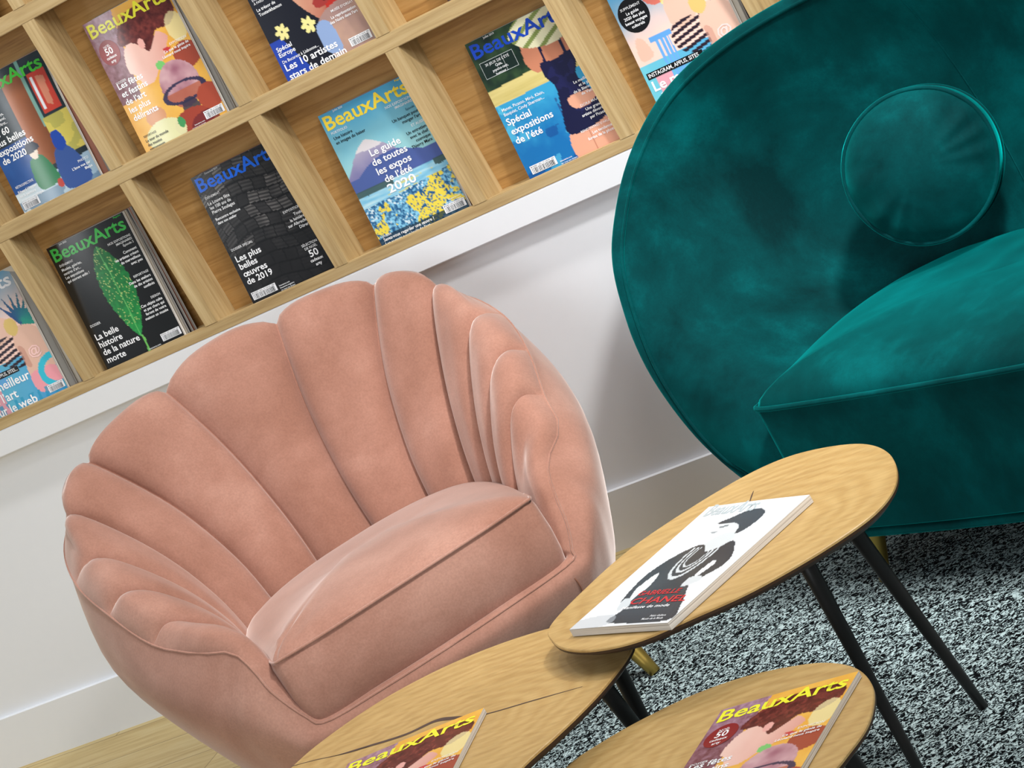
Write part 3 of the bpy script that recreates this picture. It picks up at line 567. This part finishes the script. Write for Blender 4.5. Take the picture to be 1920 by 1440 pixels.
# rib boundaries: six seams each side, the last pad ends where the arm front turns down
seams = [-6, -5, -4, -3, -2, -1, 1, 2, 3, 4, 5, 6]
tau = np.array(sorted(set(np.round(np.concatenate([np.linspace(a, b, 15) for a, b in zip([-9.6]+seams, seams+[9.6])] + [np.array([k+d for k in seams for d in (-.02, -.01, .01, .02)])] + [np.linspace(-14, -9.6, 34), np.linspace(9.6, 14, 34)]), 5))))
tau = tau[:-1]   # -14 and 14 are the same place
def rib_amp(t):
    out = np.zeros_like(t); wid = np.zeros_like(t)
    bs = [-9.6]+seams+[9.6]
    for a, b in zip(bs, bs[1:]):
        m = (t >= a) & (t <= b); wd = b-a; x = (t[m]-a)/(b-a); e = 1-np.abs(2*x-1)**3.2-.28*np.exp(-(np.minimum(x, 1-x)*wd/.035)**2)
        if a == -9.6: e = np.sin(math.pi*np.clip(x, 0, 1)**1.6)**1.0*.8
        if b == 9.6: e = np.sin(math.pi*np.clip(1-x, 0, 1)**1.6)**1.0*.8
        out[m] = e
    return out
Pp, Kp, Qp, A1, A2, Bp = [loop(S, tau) for S in (ST_P, ST_K, ST_Q, ST_1, ST_2, ST_B)]
rows = []
mid1 = Kp*.66+Qp*.34; mid2 = Kp*.3+Qp*.7
bow_ = np.interp(np.abs(tau), [0, 1, 2, 3, 6, 8, 10], [.004, .016, .030, .026, .016, .004, 0])*np.clip(tau*3, -1, 1)*np.interp(tau, [-14, 1, 3, 14], [1, 1, .5, .5])
mid1[:, 0] -= bow_; mid2[:, 0] -= bow_*.9
PK = (Pp+Kp)/2; cenl = np.array([0, -.05, 0]); PK[:, 2] += np.linalg.norm(Pp-Kp, axis=1)*.26
KEY = np.stack([Pp, PK, Kp, mid1, mid2, Qp], 1)        # [nt, 6, 3]
nv = 31; w = np.linspace(0, 5, nv)
Gi = np.stack([interp_st(KEY[i], w) for i in range(len(tau))])
nrm = grid_normals(Gi, True)
inw = cenl - Gi; inw[:, :, 2] = .55
sgn = np.sign((nrm*inw).sum(2)); nrm *= np.where(sgn == 0, 1, sgn)[..., None]
env0 = np.interp(w, [0, .5, 1, 1.25, 1.6, 2, 3.5, 5], [0, .05, .2, .5, .85, 1, 1, .85]); env1 = np.interp(w, [0, .4, 1, 2, 3.5, 5], [0, .4, .85, 1, 1, .85])
kk = np.clip((np.abs(tau)-3.6)/1.4, 0, 1)[:, None]; env = env0[None]*(1-kk)+env1[None]*kk
amp = np.interp(np.abs(tau), [0, 1.5, 2.5, 3.5, 4.5, 5.5, 7, 9.6, 14], [.027, .027, .025, .022, .020, .019, .017, .005, 0])
Gi = Gi + nrm*(rib_amp(tau)*amp)[:, None, None]*env[:, :, None]
obj('fluted_back', mesh('fluted_back', Gi.reshape(-1, 3), grid_faces(len(tau), nv, True)), M_PINK, chair)
# outer shell
KEY = np.stack([Pp, A1, A2, Bp], 1); nvo = 19; w = np.linspace(0, 3, nvo)
Go = np.stack([interp_st(KEY[i], w) for i in range(len(tau))]); V = Go.reshape(-1, 3); F = grid_faces(len(tau), nvo, True)
F.append(tuple(i*nvo+nvo-1 for i in range(len(tau))))
obj('outer_shell', mesh('outer_shell', V, F), M_PINK, chair)
obj('piping', tube_mesh('piping', Pp[::2], .0022, True, 6), M_PINK, chair)
# stitched seams running down from the seat corners
for sx in (-1, 1):
    q = np.array([(sx*.232, -.414, .270), (sx*.243, -.420, .25), (sx*.246, -.408, .22), (sx*.243, -.390, .19)])
    obj('stitched_seam', tube_mesh('stitched_seam', catmull(q, 5), .0016, False, 5), M_PINKSEAM, chair)
# seat cushion
half = np.array([(0,.408),(.08,.408),(.16,.407),(.215,.404),(.246,.396),(.257,.37),(.262,.30),(.266,.22),(.266,.13),(.258,.05),(.232,-.03),(.165,-.10),(.08,-.138),(0,-.147)])
hz = np.array([.399,.399,.399,.398,.397,.395,.388,.381,.375,.37,.367,.364,.362,.361])
full = np.concatenate([np.c_[half, hz], (np.c_[half, hz]*np.array([-1, 1, 1]))[1:-1][::-1]])
oc = catmull(full, 6, True); cen = np.array([0, .15, 0])
def ring(scale, z, push=0.0, rel=True):
    r = oc.copy(); r[:, 0] = cen[0]+(oc[:, 0]-cen[0])*scale; r[:, 1] = cen[1]+(oc[:, 1]-cen[1])*scale+push*np.clip((oc[:, 1]-.2)/.2, 0, 1); r[:, 2] = (oc[:, 2]+z) if rel else z
    return r
fr = np.clip((oc[:, 1]-.2)/.2, 0, 1)
rings = [ring(.9, .262, 0, False), ring(.965, .268, 0.006, False), ring(.992, .279, .006, False), ring(1.0, .30, .010, False), ring(1.005, .335, .012, False), ring(1.0, -.014, .005), ring(.992, 0), ring(.975, .006), ring(.94, .013), ring(.88, .020), ring(.78, .027), ring(.62, .034), ring(.42, .039), ring(.2, .041)]
Gc = np.stack(rings, 1); Gc[:, :, 1] *= -1; m = len(oc); nr = len(rings)
# soft wrinkles fanning from the front left corner of the seat
ctr = Gc[:, -1].mean(0); V = np.concatenate([Gc.reshape(-1, 3), [[0, -.15, ctr[2]]]]); F = grid_faces(m, nr, True)
F += [(i*nr+nr-1, ((i+1) % m)*nr+nr-1, m*nr) for i in range(m)]; F.append(tuple(i*nr for i in range(m))[::-1])
wr = np.hypot(V[:, 0]+.25, V[:, 1]+.39); an = np.arctan2(-(V[:, 1]+.39)*-1, V[:, 0]+.25)
V[:, 2] += np.where(V[:, 2] > .37, .004*np.exp(-((wr-.05)/.05)**2)*np.sin(an*14), 0)
obj('seat_cushion', mesh('seat_cushion', V, F), M_PINK, chair)
fp = np.array([(-.253,.33,.394),(-.252,.385,.399),(-.235,.402,.402),(-.16,.410,.402),(0,.411,.402),(.16,.410,.402),(.235,.402,.402),(.252,.385,.399),(.255,.33,.394)]); fp[:, 1] *= -1
obj('cushion_piping', tube_mesh('cushion_piping', catmull(fp, 8), .0030, False, 6), M_PINK, chair)
for x, y, x2, y2, zf in ((.265, -.30, .292, -.352, .010), (-.265, -.30, -.29, -.35, 0), (.24, .20, .27, .235, .010), (-.24, .20, -.27, .235, 0)):
    pts = np.linspace((x, y, .135), (x2, y2, zf), 6)
    obj('leg', tube_mesh('leg', pts, np.linspace(.020, .0105, 6), False, 14), M_BRASS, chair)['label'] = 'short tapered brass leg'

# ------------------------------------------------------------------ teal sofa (local x along the seat front, y to the back)
AS = math.radians(-24.5); SA = Vector((1.613, -.604, 0)); OFF = Vector((.32, .28, 0))
sofa = thing('curved_sofa', 'teal velvet sofa with a high rounded wraparound back and brass legs', 'sofa', SA + Matrix.Rotation(AS, 3, 'Z') @ OFF, AS)
def L3(a): a = np.array(a, float); a[..., 0] -= OFF.x; a[..., 1] -= OFF.y; return a
RIM = [(-.04,.035,.125),(-.15,.046,.2365),(-.19,.045,.278),(-.235,.055,.35),(-.28,.081,.445),(-.31,.12,.534),(-.325,.16,.609),(-.328,.21,.667),(-.318,.28,.733),(-.288,.352,.787),(-.22,.40,.8267),(-.115,.447,.855),(.009,.503,.868),(.15,.54,.872),(.36,.55,.862),(.56,.53,.845),(.74,.47,.83),(.88,.39,.79),(.96,.31,.735),(.99,.22,.66),(.985,.15,.58),(.95,.10,.47),(.90,.06,.36),(.84,.045,.27),(.78,.04,.20),(.70,.035,.125)]
QQ = [(.0,.03,.118),(.0,.03,.17),(.0,.035,.21),(-.0,.05,.26),(-.01,.09,.31),(-.025,.15,.33),(-.035,.21,.33),(-.04,.27,.33),(-.033,.34,.33),(-.008,.41,.33),(.035,.46,.33),(.095,.495,.33),(.17,.515,.33),(.25,.525,.33),(.36,.53,.33),(.47,.52,.33),(.56,.50,.33),(.63,.45,.33),(.67,.38,.33),(.69,.30,.33),(.69,.22,.33),(.685,.15,.32),(.675,.09,.30),(.665,.05,.26),(.66,.035,.20),(.66,.03,.118)]
tt = np.linspace(0, len(RIM)-1, 160)
Rm = interp_st(RIM, tt); Qm = interp_st(QQ, tt)
cs = np.array([.33, .12, 0])
out = Rm-cs; out[:, 2] = 0; out /= np.linalg.norm(out, axis=1)[:, None]
hgt = (Rm[:, 2]-Qm[:, 2])[:, None]
m1 = Rm*.72+Qm*.28+out*hgt*.10; m2 = Rm*.36+Qm*.64+out*hgt*.10
KEY = np.stack([Rm-np.array([0, 0, 0]), m1, m2, Qm], 1); nv = 24; w = np.linspace(0, 3, nv)
Gs = np.stack([interp_st(KEY[i], w) for i in range(len(tt))])
obj('inner_back', mesh('inner_back', L3(Gs).reshape(-1, 3), grid_faces(len(tt), nv)), M_TEAL, sofa)
# outer back: bulges a hand's breadth behind the rim and curls under the seat
th = np.interp(Rm[:, 2], [.12, .3, .5, .87], [.0, .02, .05, .055])[:, None]
Bm = Qm.copy(); Bm[:, 2] = .118
zz = np.array([0, 0, 1.0])
o1 = Rm+out*th*.5+zz*np.minimum(.008, th*.2); o2 = Rm*.85+Bm*.15+out*th*1.2; o3 = Rm*.5+Bm*.5+out*th*1.6
Bo = Bm+out*np.minimum(th, .03)
KEY = np.stack([Rm, o1, o2, o3, Bo], 1); nvo = 28; w = np.linspace(0, 4, nvo)
Gb = np.stack([interp_st(KEY[i], w) for i in range(len(tt))])
Fb = grid_faces(len(tt), nvo); Fb.append(tuple(i*nvo+nvo-1 for i in range(len(tt))))
# keep the back clear of the shelf front
def clear(Gv, lim=-.012):
    rot = np.array(Matrix.Rotation(AS, 3, 'Z')); Wd = Gv@rot.T+np.array(SA); over = np.clip(Wd[..., 1]-lim, 0, None); Wd[..., 1] -= over; return (Wd-np.array(SA))@rot
obj('outer_back', mesh('outer_back', L3(clear(Gb)).reshape(-1, 3), Fb), M_TEAL, sofa)
obj('rim_piping', tube_mesh('rim_piping', L3(Rm), .0035, False, 6), M_TEAL, sofa)
ks = [int(np.argmin(np.abs(tt-13.05))), int(np.argmin(np.abs(tt-16.5)))]
for k in ks: obj('back_seam', tube_mesh('back_seam', L3(Gs[k][1:-2]), .0013, False, 5), M_TEAL, sofa)
# base under the cushion and the seat cushion itself
front = [(.0,.012),(.12,.006),(.33,.002),(.54,.006),(.66,.012)]
backl = [q[:2] for q in QQ[3:-3]][::-1]
ol = catmull(np.array([(x, y, 0) for x, y in front]), 10)[:, :2]
bl = catmull(np.array([(x, y, 0) for x, y in backl]), 6)[:, :2]
outl = np.concatenate([ol, bl[1:-1]])
cS = np.array([.33, .25])
def sring(scale, z, o=outl): r = cS+(o-cS)*scale; return np.c_[r, np.broadcast_to(z, len(r))]
frontness = np.clip(1-outl[:, 1]/.10, 0, 1)
ext = lambda v: v*(1-0.0*frontness)
baser = [sring(.93, .112), sring(.985, .113), sring(.99, .118), sring(.99, .124), sring(.98, .127)]
Gq = np.stack(baser, 1); n_ = len(outl); F = grid_faces(n_, len(baser), True); F += [tuple(i*len(baser) for i in range(n_))[::-1], tuple(i*len(baser)+len(baser)-1 for i in range(n_))]
obj('seat_base', mesh('seat_base', L3(Gq.reshape(-1, 3)), F), M_TEAL, sofa)
et = .37-.012*np.clip((outl[:, 1]-.05)/.4, 0, 1)
cr = [sring(.97, .128), sring(1.0, .134), sring(1.004, .26), sring(1.0, et-.008), sring(.994, et), sring(.972, et+.012), sring(.93, et+.022), sring(.86, et+.033), sring(.74, et+.044), sring(.55, et+.052), sring(.3, et+.056), sring(.12, et+.057)]
Gq = np.stack(cr, 1); k_ = len(cr); V = np.concatenate([Gq.reshape(-1, 3), [[cS[0], cS[1], .424]]]); F = grid_faces(n_, k_, True)
F += [(i*k_+k_-1, ((i+1) % n_)*k_+k_-1, n_*k_) for i in range(n_)]; F.append(tuple(i*k_ for i in range(n_))[::-1])
top = V[:, 2] > .372
V[:, 2] += np.where(top, .0022*np.sin((V[:, 0]*.8+V[:, 1]*.45)*60+4*np.sin(V[:, 1]*9))*np.clip((V[:, 0]-.05)*3, 0, 1), 0)
obj('seat_cushion', mesh('seat_cushion', L3(V), F), M_TEAL, sofa)
pp = np.array([(-.006,.10,.372),(-.003,.03,.371),(.012,.008,.371),(.12,.001,.371),(.33,-.004,.372),(.54,.001,.371),(.648,.008,.371),(.663,.03,.371),(.668,.10,.372)])
obj('cushion_piping', tube_mesh('cushion_piping', L3(catmull(pp, 10)), .0048, False, 7), M_TEAL, sofa)
for x, y, x2, y2, zf in ((.06, .06, .035, .045, .010), (.60, .06, .63, .045, .010), (.10, .44, .08, .46, .010), (.56, .44, .58, .46, .010)):
    obj('leg', tube_mesh('leg', L3(np.linspace((x, y, .114), (x2, y2, zf), 5)), np.linspace(.019, .010, 5), False, 14), M_BRASS, sofa)['label'] = 'short tapered brass leg'

# round cushion leaning on the sofa back
cc = np.array([.170, .428, .562]); nn = Vector((.60, -.77, .24)).normalized()
wc = SA + Matrix.Rotation(AS, 3, 'Z') @ Vector(cc); wn = Matrix.Rotation(AS, 3, 'Z') @ nn
pil = bpy.data.objects.new('round_cushion', None); COL.objects.link(pil); pil.empty_display_size = .1
pil['label'] = 'round teal velvet cushion with piped edges leaning against the teal sofa back'; pil['category'] = 'cushion'
pil.matrix_world = Matrix.Translation(wc) @ wn.to_track_quat('Z', 'Y').to_matrix().to_4x4()
RC = .136; RS = .925; prof = [(0,.084),(.03,.0825),(.06,.077),(.09,.067),(.112,.055),(.126,.044),(.133,.036),(.136,.031),(.1385,.02),(.139,0),(.1385,-.02),(.136,-.031),(.133,-.036),(.126,-.043),(.112,-.052),(.09,-.060),(.06,-.065),(.03,-.0675),(0,-.068)]
na = 120; V = []; F = []
for i in range(na):
    a = 2*math.pi*i/na
    for j, (r, z) in enumerate(prof):
        r *= RS
        k = max(0, math.sin(math.pi*min(1, max(0, (r-.072)/.056)))); wv = .0042*k*math.sin(a*15+2.2*math.sin(3*a))*max(0, .45+.55*math.sin(2*a+.8))
        rr = r*(1+.012*math.sin(2*a+.6)+.008*math.sin(3*a)); V.append((rr*math.cos(a), rr*math.sin(a), z+wv*(1 if z > 0 else -1)))
F = grid_faces(na, len(prof), True)
obj('cover', mesh('cushion_cover', V, F), M_TEAL, pil)
for z in (.033, -.033):
    q = [(.1365*RS*(1+.012*math.sin(2*a+.6)+.008*math.sin(3*a))*math.cos(a), .1365*RS*(1+.012*math.sin(2*a+.6)+.008*math.sin(3*a))*math.sin(a), z) for a in np.linspace(0, 2*math.pi, 80, endpoint=False)]
    obj('piping', tube_mesh('piping', q, .0042, True, 6), M_TEAL, pil)

# ------------------------------------------------------------------ low tables
def table(name, label, pts, h, legs, streaks=()):
    P2 = np.array(pts, float); c = P2.mean(0); o = catmull(np.c_[P2-c, np.zeros(len(P2))], 8, True)[:, :2]
    t = thing(name, label, 'table', (c[0], c[1], 0), 0, 'low oak tables'); n = len(o)
    def slab(nm, prof, mat):
        V = []; 
        for i in range(n):
            for s, z in prof:
                d = np.linalg.norm(o[i]); V.append((*(o[i]*(1-s/d)), z))
        k = len(prof); F = grid_faces(n, k, True); F.append(tuple(i*k for i in range(n))); F.append(tuple(i*k+k-1 for i in range(n))[::-1])
        return obj(nm, mesh(nm, V, F, False), mat, t)
    top = slab('tabletop', [(.0012, h), (0, h-.0012), (0, h-.004)], M_TABLE)
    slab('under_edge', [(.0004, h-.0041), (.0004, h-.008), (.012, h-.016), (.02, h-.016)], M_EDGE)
    for (a, b, f) in legs:
        A_ = np.array(a)-np.array([c[0], c[1], 0]); B_ = np.array(b)-np.array([c[0], c[1], 0])
        obj('leg', tube_mesh('leg', np.linspace(A_, B_, 6), np.linspace(.0125, .0075, 6), False, 14), M_BLACK, t)['label'] = 'slim tapered black metal leg'
    for s in streaks:
        q = catmull(np.array([(x-c[0], y-c[1], wd) for x, y, wd in s]), 6); dd = np.gradient(q[:, :2], axis=0); dd /= np.linalg.norm(dd, axis=1)[:, None]
        V = []
        for i in range(len(q)):
            nx, ny = -dd[i][1], dd[i][0]; V += [(q[i][0]+nx*q[i][2], q[i][1]+ny*q[i][2], h+.0004), (q[i][0]-nx*q[i][2], q[i][1]-ny*q[i][2], h+.0004)]
        obj('grain_crack', mesh('grain_crack', V, [(2*i, 2*i+1, 2*i+3, 2*i+2) for i in range(len(q)-1)], False), M_CRACK, t)
    return t
M_CRACK = plain('dark_filled_crack', lin4(84, 66, 60), .5, .3)
H1, H2, H3 = .44, .40, .34
RZ = .010
T1 = [(1.5951, -1.3971), (1.6131, -1.3094), (1.6563, -1.21), (1.73, -1.1346), (1.8123, -1.0805), (1.8815, -1.0681), (1.9609, -1.0906), (2.0312, -1.1325), (2.0846, -1.1952), (2.1202, -1.27), (2.1346, -1.3378), (2.1238, -1.3936), (2.0887, -1.4374), (2.0366, -1.4775), (1.9669, -1.5142), (1.8903, -1.5334), (1.8114, -1.5493), (1.7358, -1.5346), (1.6722, -1.5002), (1.6262, -1.4552)]
T2 = [(1.1386, -1.4942), (1.1645, -1.43), (1.2286, -1.3582), (1.308, -1.3145), (1.398, -1.2936), (1.4959, -1.2935), (1.591, -1.3143), (1.6815, -1.3752), (1.7295, -1.4352), (1.7436, -1.4898), (1.7365, -1.5663), (1.722, -1.6208), (1.7016, -1.6738), (1.6737, -1.7375), (1.6575, -1.8415), (1.6078, -1.9155), (1.5099, -1.9279), (1.3578, -1.8478), (1.213, -1.7114), (1.1292, -1.5672)]
T3 = [(1.6705, -1.6462), (1.7124, -1.6007), (1.7688, -1.5687), (1.8371, -1.5454), (1.9198, -1.5411), (2.0085, -1.5597), (2.0648, -1.5843), (2.1123, -1.6225), (2.1495, -1.6752), (2.1702, -1.7283), (2.1798, -1.7912), (2.171, -1.8459), (2.1581, -1.8859), (2.1156, -1.9454), (2.0296, -1.9743), (1.8931, -1.9387), (1.7637, -1.8608), (1.672, -1.7484)]
table('coffee_table', 'tallest low oak table, carrying the white portrait magazine in front of the teal sofa', T1, H1,
      [((2.004, -1.255, H1-.015), (1.998, -1.146, RZ), 0), ((1.965, -1.332, H1-.015), (1.954, -1.325, RZ), 0), ((1.668, -1.405, H1-.015), (1.605, -1.353, RZ), 0)], [[(1.8594, -1.199, 0.0005), (1.8544, -1.1749, 0.0012), (1.8516, -1.1569, 0.0003)]])
table('coffee_table', 'low oak table with a long dark crack, directly in front of the pink armchair', T2, H2,
      [((1.68, -1.488, H2-.015), (1.63, -1.34, RZ), 0), ((1.32, -1.42, H2-.015), (1.22, -1.38, RZ), 0), ((1.42, -1.70, H2-.015), (1.40, -1.80, RZ), 0)], [[(1.1378, -1.4831, 0.0006), (1.1874, -1.4893, 0.0008), (1.2554, -1.5031, 0.0009), (1.2966, -1.5059, 0.0006)], [(1.2309, -1.4986, 0.0006), (1.2956, -1.504, 0.003), (1.3657, -1.5069, 0.0035), (1.4127, -1.4947, 0.0045), (1.4514, -1.5055, 0.0038), (1.5141, -1.5284, 0.0016), (1.6056, -1.537, 0.0014), (1.6919, -1.5454, 0.0004)]])
table('coffee_table', 'lowest oak table, cut off by the bottom edge of the photo near the carpet', T3, H3,
      [((2.06, -1.68, H3-.015), (2.10, -1.66, RZ), 0), ((1.80, -1.64, H3-.015), (1.77, -1.60, RZ), 0), ((1.95, -1.88, H3-.015), (1.95, -1.95, RZ), 0)])
def flat_frame(tl, tr, h, hh):
    tl = Vector((*tl, h)); tr = Vector((*tr, h)); x = (tr-tl).normalized(); up = Vector((0, 0, 1)).cross(x); o = tl-up*hh; M = Matrix.Identity(4)
    for i in range(3): M[i][0] = x[i]; M[i][1] = up[i]; M[i][2] = (0, 0, 1)[i]; M[i][3] = o[i]
    return M
magazine('magazine', 'white magazine with a grey portrait and red lettering lying on the tallest table', G['portrait'], flat_frame((1.7945, -1.1905), (1.994, -1.2832), 0.4525, 0.303), w=0.22, h=0.303, thick=0.0115, bow=.0008, fan=0.0, group='magazines lying on the tables')
magazine('magazine', 'yellow red haired head magazine lying on the cracked table before the armchair', G['fetes'], flat_frame((1.2962, -1.5635), (1.5214, -1.5279), 0.4095, 0.3), w=0.228, h=0.3, thick=0.0085, bow=.0008, fan=0.0, group='magazines lying on the tables')
magazine('magazine', 'yellow red haired head magazine lying on the lowest table at the bottom edge', G['fetes'], flat_frame((1.9231, -1.6428), (2.1317, -1.6556), 0.3495, 0.285), w=0.209, h=0.285, thick=0.0085, bow=.0008, fan=0.0, group='magazines lying on the tables')
